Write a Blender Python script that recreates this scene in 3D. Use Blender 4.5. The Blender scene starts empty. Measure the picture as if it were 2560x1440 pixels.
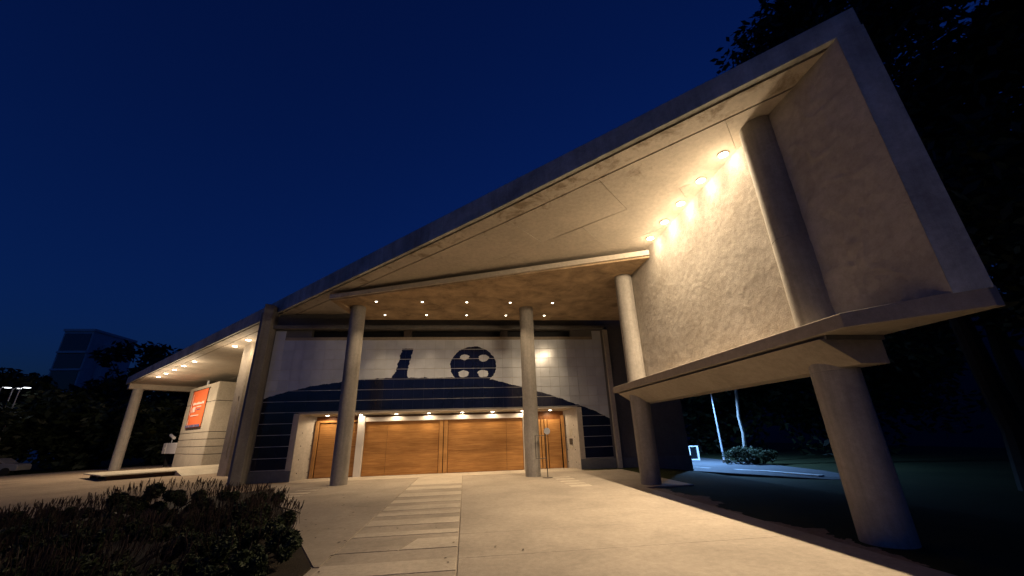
import bpy, math, random
from mathutils import Vector, Matrix, noise
random.seed(7)
scene = bpy.context.scene
col = scene.collection

# ------------------------------------------------------------------ camera
FPX, YAW, PITCH, ROLL, EYE = 970.85, math.radians(7.064), math.radians(20.61), math.radians(-1.8086), 1.6
_f = Vector((math.sin(YAW)*math.cos(PITCH), math.cos(YAW)*math.cos(PITCH), math.sin(PITCH)))
_r = Vector((math.cos(YAW), -math.sin(YAW), 0)); _u = _r.cross(_f)
CR = math.cos(ROLL)*_r + math.sin(ROLL)*_u
CU = -math.sin(ROLL)*_r + math.cos(ROLL)*_u
CF = _f
cam_d = bpy.data.cameras.new('camera'); cam_d.sensor_width = 36; cam_d.lens = FPX/2560*36
cam_d.clip_start = .05; cam_d.clip_end = 2000
cam = bpy.data.objects.new('camera', cam_d); col.objects.link(cam)
cam.matrix_world = Matrix(((CR.x, CU.x, -CF.x, 0), (CR.y, CU.y, -CF.y, 0), (CR.z, CU.z, -CF.z, EYE), (0, 0, 0, 1)))
scene.camera = cam
def at(x, y, **k):
    """pixel of the photograph + one known world coordinate -> world point"""
    d = CR*((x-1280)/FPX) - CU*((y-720)/FPX) + CF
    (a, v), = k.items(); i = 'XYZ'.index(a)
    t = (v-(0, 0, EYE)[i])/d[i]
    return Vector((0, 0, EYE)) + t*d

# ------------------------------------------------------------------ world, dusk light, exposure
w = bpy.data.worlds.new('World'); scene.world = w; w.use_nodes = True
nt = w.node_tree; nt.nodes.clear()
wo = nt.nodes.new('ShaderNodeOutputWorld'); bg = nt.nodes.new('ShaderNodeBackground')
sky = nt.nodes.new('ShaderNodeTexSky'); sky.sky_type = 'NISHITA'; sky.sun_disc = False
sky.sun_elevation = math.radians(-1.0); sky.sun_rotation = math.radians(215)
sky.air_density = 1.0; sky.dust_density = .3; sky.ozone_density = 3.0
tint = nt.nodes.new('ShaderNodeMix'); tint.data_type = 'RGBA'; tint.blend_type = 'MULTIPLY'
tint.inputs[0].default_value = 1; tint.inputs[7].default_value = (.09, .35, 1, 1)
nt.links.new(sky.outputs[0], tint.inputs[6]); nt.links.new(tint.outputs[2], bg.inputs[0])
nt.links.new(bg.outputs[0], wo.inputs[0]); bg.inputs[1].default_value = .28
scene.view_settings.view_transform = 'Standard'; scene.view_settings.look = 'None'
scene.view_settings.exposure = 0; scene.view_settings.gamma = 1
scene.cycles.use_denoising = True
scene.cycles.max_bounces = 8; scene.cycles.diffuse_bounces = 5
scene.cycles.sample_clamp_indirect = 6
scene.cycles.use_light_tree = True

# ------------------------------------------------------------------ helpers
def link(o, parent=None, loc=None):
    col.objects.link(o)
    if parent is not None: o.parent = parent
    if loc is not None: o.location = loc
    return o
def mesh(name, verts, faces, mat, smooth=False):
    me = bpy.data.meshes.new(name); me.from_pydata([tuple(v) for v in verts], [], faces); me.update()
    if mat is not None: me.materials.append(mat)
    if smooth:
        for p in me.polygons: p.use_smooth = True
        me.set_sharp_from_angle(angle=math.radians(35))
    return me
def tag(o, label, cat, group=None, kind=None):
    if label: o['label'] = label
    if cat: o['category'] = cat
    if group: o['group'] = group
    if kind: o['kind'] = kind
    return o
def thing(name, loc, label, cat, group=None, rz=0):
    o = bpy.data.objects.new(name, None); o.empty_display_size = .2
    link(o, None, loc); o.rotation_euler.z = rz
    return tag(o, label, cat, group)
def off(parent):
    """location that puts a child's origin at the world origin (unrotated parents)"""
    p = parent; v = Vector((0, 0, 0))
    while p is not None: v += p.location; p = p.parent
    return -v
def part(name, geo, mat, parent, smooth=False, bevel=0, label=None):
    v, f = geo
    o = bpy.data.objects.new(name, mesh(name, v, f, mat, smooth))
    link(o, parent, off(parent) if parent else None)
    if bevel:
        b = o.modifiers.new('bevel', 'BEVEL'); b.width = bevel; b.segments = 2; b.limit_method = 'ANGLE'; b.angle_limit = math.radians(40)
    if label: o['label'] = label
    return o
def loc_part(name, geo, mat, parent, smooth=False, bevel=0, loc=(0, 0, 0)):
    """geometry given in the parent's own space"""
    v, f = geo
    o = bpy.data.objects.new(name, mesh(name, v, f, mat, smooth)); link(o, parent, loc)
    if bevel:
        b = o.modifiers.new('bevel', 'BEVEL'); b.width = bevel; b.segments = 2; b.limit_method = 'ANGLE'; b.angle_limit = math.radians(40)
    return o
def box(x0, x1, y0, y1, z0, z1):
    v = [(x0, y0, z0), (x1, y0, z0), (x1, y1, z0), (x0, y1, z0), (x0, y0, z1), (x1, y0, z1), (x1, y1, z1), (x0, y1, z1)]
    return v, [(3, 2, 1, 0), (4, 5, 6, 7), (0, 1, 5, 4), (1, 2, 6, 5), (2, 3, 7, 6), (3, 0, 4, 7)]
def ccw(poly):
    a = sum(poly[i][0]*poly[(i+1) % len(poly)][1]-poly[(i+1) % len(poly)][0]*poly[i][1] for i in range(len(poly)))
    return poly if a > 0 else poly[::-1]
def prism(poly, z0, z1):
    """polygon in plan, z0 / z1 numbers or functions of (x, y)"""
    poly = ccw([(p[0], p[1]) for p in poly]); n = len(poly)
    a = z0 if callable(z0) else (lambda x, y: z0); b = z1 if callable(z1) else (lambda x, y: z1)
    v = [(x, y, a(x, y)) for x, y in poly]+[(x, y, b(x, y)) for x, y in poly]
    f = [tuple(range(n-1, -1, -1)), tuple(range(n, 2*n))]+[(i, (i+1) % n, n+(i+1) % n, n+i) for i in range(n)]
    return v, f
def join(*gs):
    V, F = [], []
    for v, f in gs:
        k = len(V); V += list(v); F += [tuple(i+k for i in q) for q in f]
    return V, F
def extrude_y(sec, y0, y1):
    """section [(x, z)...] swept along Y"""
    n = len(sec); v = [(x, y0, z) for x, z in sec]+[(x, y1, z) for x, z in sec]
    return v, [tuple(range(n)), tuple(range(2*n-1, n-1, -1))]+[(i, n+i, n+(i+1) % n, (i+1) % n) for i in range(n)]
def lathe(prof, n=32, c=(0, 0, 0)):
    v, f = [], []
    for r, z in prof:
        for k in range(n): a = 2*math.pi*k/n; v.append((c[0]+r*math.cos(a), c[1]+r*math.sin(a), c[2]+z))
    for i in range(len(prof)-1):
        for k in range(n): f.append((i*n+k, i*n+(k+1) % n, (i+1)*n+(k+1) % n, (i+1)*n+k))
    f.append(tuple(range(n-1, -1, -1))); f.append(tuple((len(prof)-1)*n+k for k in range(n)))
    return v, f
def tube(pts, rad, n=8):
    pts = [Vector(p) for p in pts]; v, f = [], []
    for i, p in enumerate(pts):
        t = (pts[min(i+1, len(pts)-1)]-pts[max(i-1, 0)]).normalized()
        a = t.cross(Vector((0, 0, 1)) if abs(t.z) < .9 else Vector((1, 0, 0))).normalized(); b = t.cross(a)
        r = rad[i] if isinstance(rad, (list, tuple)) else rad
        for k in range(n):
            q = 2*math.pi*k/n; v.append(tuple(p+a*(r*math.cos(q))+b*(r*math.sin(q))))
    for i in range(len(pts)-1):
        for k in range(n): f.append((i*n+k, (i+1)*n+k, (i+1)*n+(k+1) % n, i*n+(k+1) % n))
    f.append(tuple(range(n))); f.append(tuple((len(pts)-1)*n+k for k in range(n-1, -1, -1)))
    return v, f
def clip(poly, a, b, c):
    """keep a*x+b*y+c >= 0"""
    out = []
    for i in range(len(poly)):
        p, q = poly[i], poly[(i+1) % len(poly)]
        dp, dq = a*p[0]+b*p[1]+c, a*q[0]+b*q[1]+c
        if dp >= 0: out.append(p)
        if (dp >= 0) != (dq >= 0):
            t = dp/(dp-dq); out.append((p[0]+t*(q[0]-p[0]), p[1]+t*(q[1]-p[1])))
    return out
def area(poly): return abs(sum(poly[i][0]*poly[(i+1) % len(poly)][1]-poly[(i+1) % len(poly)][0]*poly[i][1] for i in range(len(poly))))/2
R2 = math.sqrt(.5)
S0 = Vector((-9.5, 19.55))                       # on the roof edge, beside the pier
def sn(s, n): return (S0.x-s*R2+n*R2, S0.y+s*R2+n*R2)   # along / inward from the 45 degree roof edge
def zs(x, y): return 7.40+.035*max(0., 10.5-y)   # soffit height
def smooth(a, b, x): t = min(1, max(0, (x-a)/(b-a))); return t*t*(3-2*t)
def hg(x, y):                                    # ground height
    s = ((S0.x-x)+(y-S0.y))*R2
    z = -.0125*min(60, max(0, s))*smooth(-6, -12, x)
    z -= .5*smooth(8.2, 13, x)
    return z

# ------------------------------------------------------------------ materials
def mat(name, base, rough=.8, spec=.3):
    m = bpy.data.materials.new(name); m.use_nodes = True
    p = m.node_tree.nodes['Principled BSDF']; p.inputs['Base Color'].default_value = (*base, 1)
    p.inputs['Roughness'].default_value = rough; p.inputs['Specular IOR Level'].default_value = spec
    return m
def N(m, t): return m.node_tree.nodes.new(t)
def L(m, a, b): m.node_tree.links.new(a, b)
def geo_pos(m): return N(m, 'ShaderNodeNewGeometry').outputs['Position']
def noise_n(m, vec, scale, detail=6, rough=.6, dist=0):
    n = N(m, 'ShaderNodeTexNoise'); n.inputs['Scale'].default_value = scale; n.inputs['Detail'].default_value = detail
    n.inputs['Roughness'].default_value = rough; n.inputs['Distortion'].default_value = dist
    L(m, vec, n.inputs['Vector']); return n.outputs['Fac']
def ramp(m, fac, stops):
    r = N(m, 'ShaderNodeValToRGB'); e = r.color_ramp.elements
    while len(e) < len(stops): e.new(.5)
    for i, (p, c) in enumerate(stops): e[i].position = p; e[i].color = (*c, 1) if len(c) == 3 else c
    L(m, fac, r.inputs[0]); return r.outputs[0]
def mul(m, a, b, f=1.):
    x = N(m, 'ShaderNodeMix'); x.data_type = 'RGBA'; x.blend_type = 'MULTIPLY'; x.inputs[0].default_value = f
    L(m, a, x.inputs[6]); L(m, b, x.inputs[7]); return x.outputs[2]
def math_n(m, op, a, b=None, c=None):
    x = N(m, 'ShaderNodeMath'); x.operation = op
    for i, q in enumerate((a, b, c)):
        if q is None: continue
        if isinstance(q, (int, float)): x.inputs[i].default_value = q
        else: L(m, q, x.inputs[i])
    return x.outputs[0]
def bump(m, h, strength, dist=.02):
    b = N(m, 'ShaderNodeBump'); b.inputs['Strength'].default_value = strength; b.inputs['Distance'].default_value = dist
    L(m, h, b.inputs['Height']); L(m, b.outputs[0], m.node_tree.nodes['Principled BSDF'].inputs['Normal'])
def scaled(m, vec, s):
    x = N(m, 'ShaderNodeMapping'); x.inputs['Scale'].default_value = s; L(m, vec, x.inputs['Vector']); return x.outputs[0]
def setcol(m, c): L(m, c, m.node_tree.nodes['Principled BSDF'].inputs['Base Color'])
g3 = lambda v, t=(1, 1, 1): tuple(v*k for k in t)

def concrete(name, base, stain=.35, bumpy=.25, scale=1., streak=False, rough=.85):
    m = mat(name, base, rough, .25); P = geo_pos(m)
    big = noise_n(m, P, .55*scale, 8, .65, .4); fine = noise_n(m, P, 9*scale, 8, .7); speck = noise_n(m, P, 60*scale, 3, .6)
    lo = tuple(c*(1-stain) for c in base)
    c = ramp(m, big, [(.3, lo), (.62, base)])
    c = mul(m, c, ramp(m, fine, [(.25, g3(.78)), (.7, g3(1.08))]))
    c = mul(m, c, ramp(m, speck, [(.3, g3(.86)), (.55, g3(1))]))
    if streak:
        st = noise_n(m, scaled(m, P, (3.2, 3.2, .22)), 1.3, 6, .7)
        c = mul(m, c, ramp(m, st, [(.32, g3(.72)), (.58, g3(1))]))
    setcol(m, c)
    h = math_n(m, 'ADD', fine, math_n(m, 'MULTIPLY', speck, .5)); bump(m, h, bumpy, .012)
    return m
M = {}
M['concrete'] = concrete('concrete', (.38, .33, .27), .3, .3)
M['column'] = concrete('column_concrete', (.40, .37, .33), .28, .35, 1.2, True)
M['soffit'] = concrete('soffit_concrete', (.54, .48, .40), .18, .22)
m = M['soffit']; P = geo_pos(m); sx = N(m, 'ShaderNodeSeparateXYZ'); L(m, P, sx.inputs[0])
ed = math_n(m, 'SUBTRACT', math_n(m, 'ADD', sx.outputs[0], sx.outputs[1]), 10.9)
mo = math_n(m, 'SUBTRACT', noise_n(m, P, 1.7, 9, .72, .5), math_n(m, 'MULTIPLY', ed, .075))
bc = m.node_tree.nodes['Principled BSDF'].inputs['Base Color']; setcol(m, mul(m, bc.links[0].from_socket, ramp(m, mo, [(.53, g3(1)), (.66, (.5, .46, .4))])))
M['canopy'] = concrete('stained_canopy_concrete', (.54, .39, .24), .6, .5, 2.4)
M['fascia'] = concrete('weathered_fascia_concrete', (.60, .63, .60), .5, .4, 1.6, True)
M['darkconc'] = concrete('dark_render', (.17, .165, .165), .35, .25)
M['pier'] = concrete('pier_concrete', (.26, .245, .23), .3, .35, 1.2, True)
M['paleconc'] = concrete('pale_jamb_concrete', (.55, .50, .44), .2, .2)
M['paving'] = concrete('paving_concrete', (.40, .345, .28), .28, .35, 1.1)
M['slab'] = concrete('pale_slab', (.53, .46, .37), .25, .25, 1.5)
M['block'] = concrete('cast_block', (.50, .45, .37), .2, .25)
M['plinth'] = concrete('plinth_concrete', (.18, .19, .21), .3, .25)
# rough stucco
m = M['stucco'] = mat('rough_stucco', (.5, .45, .38), .92, .15); P = geo_pos(m)
a = noise_n(m, P, .8, 8, .7, .6); b = noise_n(m, P, 7, 8, .75); c3 = noise_n(m, P, 45, 4, .6)
c = ramp(m, a, [(.3, (.36, .32, .27)), (.65, (.48, .44, .39))]); c = mul(m, c, ramp(m, b, [(.25, g3(.75)), (.6, g3(1.05))]))
setcol(m, c); bump(m, math_n(m, 'ADD', math_n(m, 'MULTIPLY', b, 1.6), math_n(m, 'MULTIPLY', c3, .5)), .38, .022)
# gravel ground / lawn in one sheet: the terrace left of the building is bare, the right side grass
m = M['ground'] = mat('ground', (.2, .2, .2), .95, .1); P = geo_pos(m)
sep = N(m, 'ShaderNodeSeparateXYZ'); L(m, P, sep.inputs[0])
a = noise_n(m, P, .35, 8, .65, .3); b = noise_n(m, P, 14, 6, .7); gfine = noise_n(m, P, 70, 3, .7)
dirt = mul(m, ramp(m, a, [(.3, (.23, .175, .125)), (.7, (.36, .285, .21))]), ramp(m, b, [(.3, g3(.7)), (.65, g3(1.08))]))
lawn = mul(m, ramp(m, a, [(.3, (.022, .03, .012)), (.7, (.045, .05, .02))]), ramp(m, gfine, [(.3, g3(.55)), (.65, g3(1.2))]))
edge = math_n(m, 'ADD', sep.outputs[0], math_n(m, 'MULTIPLY', math_n(m, 'SUBTRACT', a, .5), 3.))
far = math_n(m, 'ADD', math_n(m, 'ADD', math_n(m, 'MULTIPLY', sep.outputs[0], -1.), math_n(m, 'MULTIPLY', sep.outputs[1], .3)), math_n(m, 'MULTIPLY', math_n(m, 'SUBTRACT', a, .5), 6.))
k1 = math_n(m, 'GREATER_THAN', edge, 5.6); k2 = math_n(m, 'GREATER_THAN', far, 52.)
k = math_n(m, 'MAXIMUM', k1, k2)
mx = N(m, 'ShaderNodeMix'); mx.data_type = 'RGBA'; L(m, k, mx.inputs[0]); L(m, dirt, mx.inputs[6]); L(m, lawn, mx.inputs[7])
setcol(m, mx.outputs[2]); bump(m, math_n(m, 'ADD', b, gfine), .6, .03)
M['path'] = concrete('path_asphalt', (.11, .115, .12), .3, .5, 2)
M['kerb'] = concrete('kerb_stone', (.66, .66, .64), .25, .3, 2)
# wood
def wood(name, c0, c1, vertical=False):
    m = mat(name, c1, .42, .4); P = geo_pos(m)
    s = (14, 14, .5) if vertical else (.45, 3, 9)
    g = noise_n(m, scaled(m, P, s), 1.6, 8, .65, 1.2); big = noise_n(m, scaled(m, P, (.5, .5, 1.6)), 1.1, 4, .6)
    wv = noise_n(m, scaled(m, P, (.9, 1, 26)), 2., 3, .5)
    c = ramp(m, g, [(.28, c0), (.66, c1)]); c = mul(m, c, ramp(m, big, [(.3, (.72, .68, .62)), (.65, (1.05, 1.03, 1))]))
    c = mul(m, c, ramp(m, wv, [(.3, (.84, .8, .76)), (.5, (1, 1, 1))]))
    setcol(m, c); bump(m, g, .12, .01); return m
M['wood'] = wood('warm_timber', (.33, .145, .04), (.58, .31, .105))
M['wood_dark'] = wood('timber_groove', (.16, .06, .018), (.24, .10, .03), True)
M['wood_slat'] = wood('timber_slat', (.44, .22, .07), (.60, .33, .12), True)
M['deck'] = concrete('deck_boards', (.50, .44, .34), .25, .2, 2)
M['deckdark'] = mat('deck_side', (.10, .06, .04), .8)
M['metal'] = mat('dark_metal', (.06, .045, .035), .45, .5)
M['grey_metal'] = mat('galvanised_metal', (.42, .43, .46), .4, .5)
M['white'] = mat('white_paint', (.78, .76, .74), .5, .4)
M['header'] = mat('white_header', (.74, .70, .65), .55, .3)
M['black'] = mat('black_void', (.012, .012, .014), .6, .2)
M['grout'] = mat('grey_grout', (.17, .165, .16), .8, .2)
M['ledge_line'] = mat('pale_bead', (.58, .57, .55), .5, .4)
M['glass'] = mat('dark_glass', (.008, .011, .014), .08, .5)
M['orange'] = mat('banner_orange', (.75, .16, .055), .7, .2)
M['trim'] = mat('lamp_trim', (.7, .68, .62), .4, .5)
def emis(name, c, s):
    m = mat(name, c, .4); p = m.node_tree.nodes['Principled BSDF']
    p.inputs['Emission Color'].default_value = (*c, 1); p.inputs['Emission Strength'].default_value = s; return m
M['lens_warm'] = emis('lit_warm_lens', (1, .9, .72), 30)
M['lens_cool'] = emis('lit_cool_lens', (.82, .92, 1), 30)
M['lens_far'] = emis('lit_far_lens', (.9, .95, 1), 5)
M['lens_small'] = emis('lit_small_lens', (1, .9, .72), 14)
M['bark'] = concrete('bark', (.03, .026, .022), .4, .6, 5)
M['palebark'] = concrete('pale_bark', (.36, .34, .30), .35, .6, 6)
def leaf(name, c0, c1):
    m = mat(name, c1, .55, .3); P = geo_pos(m)
    setcol(m, ramp(m, noise_n(m, P, 2.2, 4, .7), [(.3, c0), (.7, c1)])); return m
M['leaf'] = leaf('dark_leaf', (.009, .014, .006), (.024, .036, .014))
M['leaf2'] = leaf('shrub_leaf', (.018, .027, .013), (.05, .066, .03))
M['spike'] = leaf('dry_flower_spike', (.03, .02, .015), (.085, .055, .04))
M['farwall'] = concrete('far_render', (.66, .66, .66), .2, .1, .2)
M['farband'] = mat('far_band', (.62, .62, .62), .7)
M['car'] = mat('pale_car_paint', (.2, .2, .21), .3, .5)
M['tyre'] = mat('tyre_rubber', (.02, .02, .02), .9)

# tiles: white glaze with the printed navy silhouette (hill, chimney and winding wheel)
m = M['tile'] = mat('glazed_mural_tile', (.7, .69, .66), .16, .5); P = geo_pos(m)
sp = N(m, 'ShaderNodeSeparateXYZ'); L(m, P, sp.inputs[0]); X, Z = sp.outputs[0], sp.outputs[2]
jag = math_n(m, 'SUBTRACT', noise_n(m, P, 3.2, 3, .6), .5); jag2 = math_n(m, 'SUBTRACT', noise_n(m, P, 7., 2, .5), .5)
Xj = math_n(m, 'ADD', X, math_n(m, 'MULTIPLY', jag2, .18)); Zj = math_n(m, 'ADD', Z, math_n(m, 'MULTIPLY', jag, .16))
fc = N(m, 'ShaderNodeFloatCurve'); cv = fc.mapping.curves[0]
hill = [(-10, 3.1), (-9.2, 3.37), (-8.2, 3.68), (-7.06, 3.95), (-5.66, 4.12), (-4.59, 4.22), (-3.4, 4.27), (-.9, 4.24), (.4, 4.2), (1.27, 4.12), (2.83, 3.73), (4.59, 3.18), (6.14, 2.60), (7.1, 2.15), (8, 1.7)]
while len(cv.points) < len(hill): cv.points.new(.5, .5)
for p_, (hx, hz) in zip(cv.points, hill): p_.location = ((hx+10)/18, hz/8); p_.handle_type = 'VECTOR'
fc.mapping.update()
L(m, math_n(m, 'DIVIDE', math_n(m, 'ADD', X, 10), 18), fc.inputs['Value'])
mh = math_n(m, 'LESS_THAN', math_n(m, 'ADD', Z, math_n(m, 'MULTIPLY', jag, .14)), math_n(m, 'MULTIPLY', fc.outputs[0], 8))
cx = math_n(m, 'ADD', -3.14, math_n(m, 'MULTIPLY', math_n(m, 'SUBTRACT', Z, 4.25), .215))
d = math_n(m, 'ABSOLUTE', math_n(m, 'SUBTRACT', Xj, cx))
wdt = math_n(m, 'ADD', .265, math_n(m, 'MULTIPLY', math_n(m, 'MAXIMUM', math_n(m, 'SUBTRACT', 4.55, Z), 0), .45))
mc = math_n(m, 'MULTIPLY', math_n(m, 'LESS_THAN', d, wdt), math_n(m, 'LESS_THAN', Zj, 5.68)); mc = math_n(m, 'MULTIPLY', mc, math_n(m, 'GREATER_THAN', Z, 4.0))
def ell(cx, cz, rx, rz):
    a = math_n(m, 'POWER', math_n(m, 'ABSOLUTE', math_n(m, 'DIVIDE', math_n(m, 'SUBTRACT', Xj, cx), rx)), 2.); b = math_n(m, 'POWER', math_n(m, 'ABSOLUTE', math_n(m, 'DIVIDE', math_n(m, 'SUBTRACT', Zj, cz), rz)), 2.)
    return math_n(m, 'LESS_THAN', math_n(m, 'ADD', a, b), 1.)
mw = ell(.36, 4.80, 1.12, .95)
for hx, hz, rx, rz in ((-.07, 5.22, .23, .15), (.86, 5.18, .25, .17), (-.12, 4.42, .25, .17), (.84, 4.42, .27, .17)):
    mw = math_n(m, 'MULTIPLY', mw, math_n(m, 'SUBTRACT', 1., ell(hx, hz, rx, rz)))
mask = math_n(m, 'MAXIMUM', math_n(m, 'MAXIMUM', mh, mc), mw)
white = ramp(m, noise_n(m, P, 1.3, 5, .6), [(.3, (.48, .51, .56)), (.7, (.60, .63, .68))])
info = N(m, 'ShaderNodeObjectInfo'); rnd = ramp(m, info.outputs['Random'], [(0, g3(.93)), (1, g3(1.03))])
white = mul(m, white, rnd)
navy = mul(m, ramp(m, noise_n(m, P, .8, 3, .5), [(.3, (.005, .007, .022)), (.7, (.009, .012, .04))]), rnd)
mx = N(m, 'ShaderNodeMix'); mx.data_type = 'RGBA'; L(m, mask, mx.inputs[0]); L(m, white, mx.inputs[6]); L(m, navy, mx.inputs[7])
setcol(m, mx.outputs[2]); bump(m, noise_n(m, P, 2.5, 2, .5), .05, .02)

# ------------------------------------------------------------------ ground and paving
xs = [-600, -300, -150, -100, -80]+[-70+2*i for i in range(56)]+[44, 50, 60, 80, 120, 200, 350, 600]
ys = [-300, -100, -40, -20]+[-10+2*i for i in range(46)]+[90, 100, 120, 160, 220, 350, 600, 900]
gv = [(x, y, hg(x, y)-.03) for y in ys for x in xs]; nx = len(xs)
gf = [(j*nx+i, j*nx+i+1, (j+1)*nx+i+1, (j+1)*nx+i) for j in range(len(ys)-1) for i in range(nx-1)]
tag(part('ground', (gv, gf), M['ground'], None, True), None, None, kind='structure')

pave = tag(part('paving', prism([(6.9, 18.28), (-7.78, 18.28), (-2.02, 6.44), (-2.02, -4), (5.37, -4), (5.37, 12.4), (6.9, 12.4)], -.12, -.002), M['paving'], None), None, None, kind='structure')
def slab(poly, top, mt, name='paving_slab', z0=-.02):
    if len(poly) > 2 and area(poly) > .02: return part(name, prism(poly, z0, top), mt, pave, bevel=.004)
J = .0035
for y0, y1 in ((-3.9, 2.6), (2.6, 6.41), (6.41, 7.84), (7.84, 12.4), (12.4, 18.26)):
    xr = 6.88 if y0 > 12 else 5.35
    slab([(-.08+J, y0+J), (xr, y0+J), (xr, y1-J), (-.08+J, y1-J)], .012, M['paving'])
bedge = [(-1.92-J, 18.26), (-7.76, 18.26), (-2.0, 6.45), (-1.92-J, 6.45)]
slab(clip(bedge, 0, -1, 11.4-J), .012, M['paving']); slab(clip(bedge, 0, 1, -11.4-J), .012, M['paving'])
edges = [(18.26, 15.5), (14.95, 14.2), (13.45, 12.7), (12.15, 11.6), (11.15, 10.55), (10.25, 9.85), (9.42, 8.86), (8.30, 7.99), (7.68, 7.02), (6.44, 5.9), (5.3, 4.7), (4.2, 3.5), (2.9, 2.0), (1.4, .4)]
prev = 18.26
for i, (a, b) in enumerate(edges):
    if prev-a > .05: slab([(-1.9, a+J), (-.1, a+J), (-.1, prev-J), (-1.9, prev-J)], .011, M['paving'])
    if i == 8:
        slab([(-1.9, b+J), (-.99, b+J), (-.79, a-J), (-1.9, a-J)], .017, M['paving']); slab([(-.97, b+J), (-.1, b+J), (-.1, a-J), (-.77, a-J)], .0185, M['slab'])
    else: slab([(-1.9, b+J), (-.1, b+J), (-.1, a-J), (-1.9, a-J)], .017, M['slab'])
    prev = b
slab([(-1.9, -3.9), (-.1, -3.9), (-.1, prev-J), (-1.9, prev-J)], .011, M['paving'])
for x0, x1 in ((-5.65, -4.98), (3.28, 3.98)):  # two ladders of pale bars laid across the paving
    for y0, y1 in ((13.15, 13.6), (13.85, 14.2), (14.5, 14.85), (15.2, 15.6), (15.9, 16.2)):
        slab([(x0, y0), (x1, y0), (x1, y1), (x0, y1)], .019, M['slab'], z0=.0)
apron = tag(part('entrance_apron', box(-7.2, 5.2, 18.29, 20.05, -.1, .016), M['slab'], None, bevel=.004), None, None, kind='structure')
path = tag(part('footpath', prism([(8.6, 20.6), (10.9, 19.6), (14.9, 16.0), (16.2, 15.6), (17.4, 19), (17.9, 23.5), (18, 33), (11, 33), (11, 22)], lambda x, y: hg(x, y)-.06, lambda x, y: hg(x, y)-.012), M['path'], None), None, None, kind='structure')
kp = [(11.6, 22.4), (13.3, 20.9), (14.4, 19.2), (15.0, 16.6)]
kv = []
for i in range(len(kp)-1):
    a, b = Vector(kp[i]), Vector(kp[i+1]); t = (b-a).normalized(); nrm = Vector((-t.y, t.x))*.17
    kv.append(prism([a+nrm, b+nrm, b-nrm, a-nrm], lambda x, y: hg(x, y)-.1, lambda x, y: hg(x, y)+.09))
for i, g in enumerate(kv): part('kerb_stone', g, M['kerb'], path, bevel=.01)

# ------------------------------------------------------------------ the building
B = thing('museum_building', (0, 19.3, 0), 'large concrete museum building with slanting roof edge, round columns and timber doors', 'building')
A0, A1 = (6.33, 3.72), (-33.9, 43.95)
roof = part('roof', prism([(6.33, 3.80), (-33.85, 43.98), (-25.4, 52.35), (6.33, 40)], lambda x, y: zs(x, y)+.16, 8.04), M['concrete'], B)
# fascia: strip along the edge, bottom follows the soffit
def fz(x, y): return zs(x, y)+.02
nseg = 14; fv, ff = [], []
for i in range(nseg+1):
    t = i/nseg; x = A0[0]+(A1[0]-A0[0])*t; y = A0[1]+(A1[1]-A0[1])*t
    o2 = (x+.09, y+.09)
    fv += [(x, y, fz(x, y)), (x, y, 8.10), (o2[0], o2[1], 8.10), (o2[0], o2[1], fz(*o2))]
for i in range(nseg):
    k = 4*i
    for q in range(4): ff.append((k+q, k+4+q, k+4+(q+1) % 4, k+(q+1) % 4))
ff += [(0, 1, 2, 3), (4*nseg+3, 4*nseg+2, 4*nseg+1, 4*nseg)]
part('fascia', (fv, ff), M['fascia'], roof, bevel=.015)
def strip(n0, n1, za, zb, s0, s1, name, mt):
    v, f = [], []
    for i in range(nseg+1):
        s = s0+(s1-s0)*i/nseg
        for n_, z_ in ((n0, za), (n1, za), (n1, zb), (n0, zb)):
            x, y = sn(s, n_); v.append((x, y, zs(x, y)+z_))
    for i in range(nseg):
        k = 4*i
        for q in range(4): f.append((k+q, k+(q+1) % 4, k+4+(q+1) % 4, k+4+q))
    f += [(3, 2, 1, 0), (4*nseg, 4*nseg+1, 4*nseg+2, 4*nseg+3)]
    return part(name, (v, f), mt, roof)
strip(.16, .66, .0, .16, -21.9, 34.3, 'edge_band', M['soffit'])
def soffit_cells(cons, s0, s1, n0, n1, ds, dn):
    s = s0
    row = 0
    nn = n0
    while nn < n1:
        s = s0-(row % 2)*ds/2
        while s < s1:
            j = .0035
            p = [sn(s+j, nn+j), sn(s+j, nn+dn-j), sn(s+ds-j, nn+dn-j), sn(s+ds-j, nn+j)]
            for a, b, c_ in cons:
                if p: p = clip(p, a, b, c_)
            if len(p) > 2 and area(p) > .03:
                e = random.uniform(-.004, .004)
                part('soffit_panel', prism(p, lambda x, y: zs(x, y)+e, lambda x, y: zs(x, y)+.1), M['soffit'], roof)
            s += ds
        nn += dn; row += 1
soffit_cells([(-1, 0, 6.12), (0, -1, 19.27), (1, 0, 9.38)], -26, 4, .70, 17.5, 2.9, 1.75)
soffit_cells([(-1, 0, -9.42), (-R2, R2, (S0.x-S0.y)*R2+33.0) if False else (0, 1, 0)], .4, 33.0, .70, 8.6, 2.9, 1.75)

# columns
def column(c, r, z0, z1, mt=None):
    prof = [(r, z0)]
    z = z0
    while z < z1-2.6: z += 2.45; prof += [(r, z-.008), (r-.006, z), (r, z+.008)]
    prof.append((r, z1))
    return part('column', lathe(prof, 40, (c[0], c[1], 0)), mt or M['column'], B, smooth=True)
for c_, z1_ in (((-4.70, 16.85), 7.04), ((2.70, 16.85), 7.04), ((5.80, 12.95), 7.04)):
    column(c_, .31, -.03, z1_)
column((6.10, 5.90), .34, -.04, zs(6., 6.)+.02)
C5 = (-32.5, 43.8)
column(C5, .42, hg(*C5)-.15, 6.92)
# left end beam on the corner column
b0, b1 = sn(34.2, .14), sn(34.2, 9.0); b2, b3 = sn(33.3, 9.0), sn(33.3, .14)
part('end_beam', prism([b0, b1, b2, b3], 6.9, 7.5), M['concrete'], B, bevel=.02)

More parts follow.
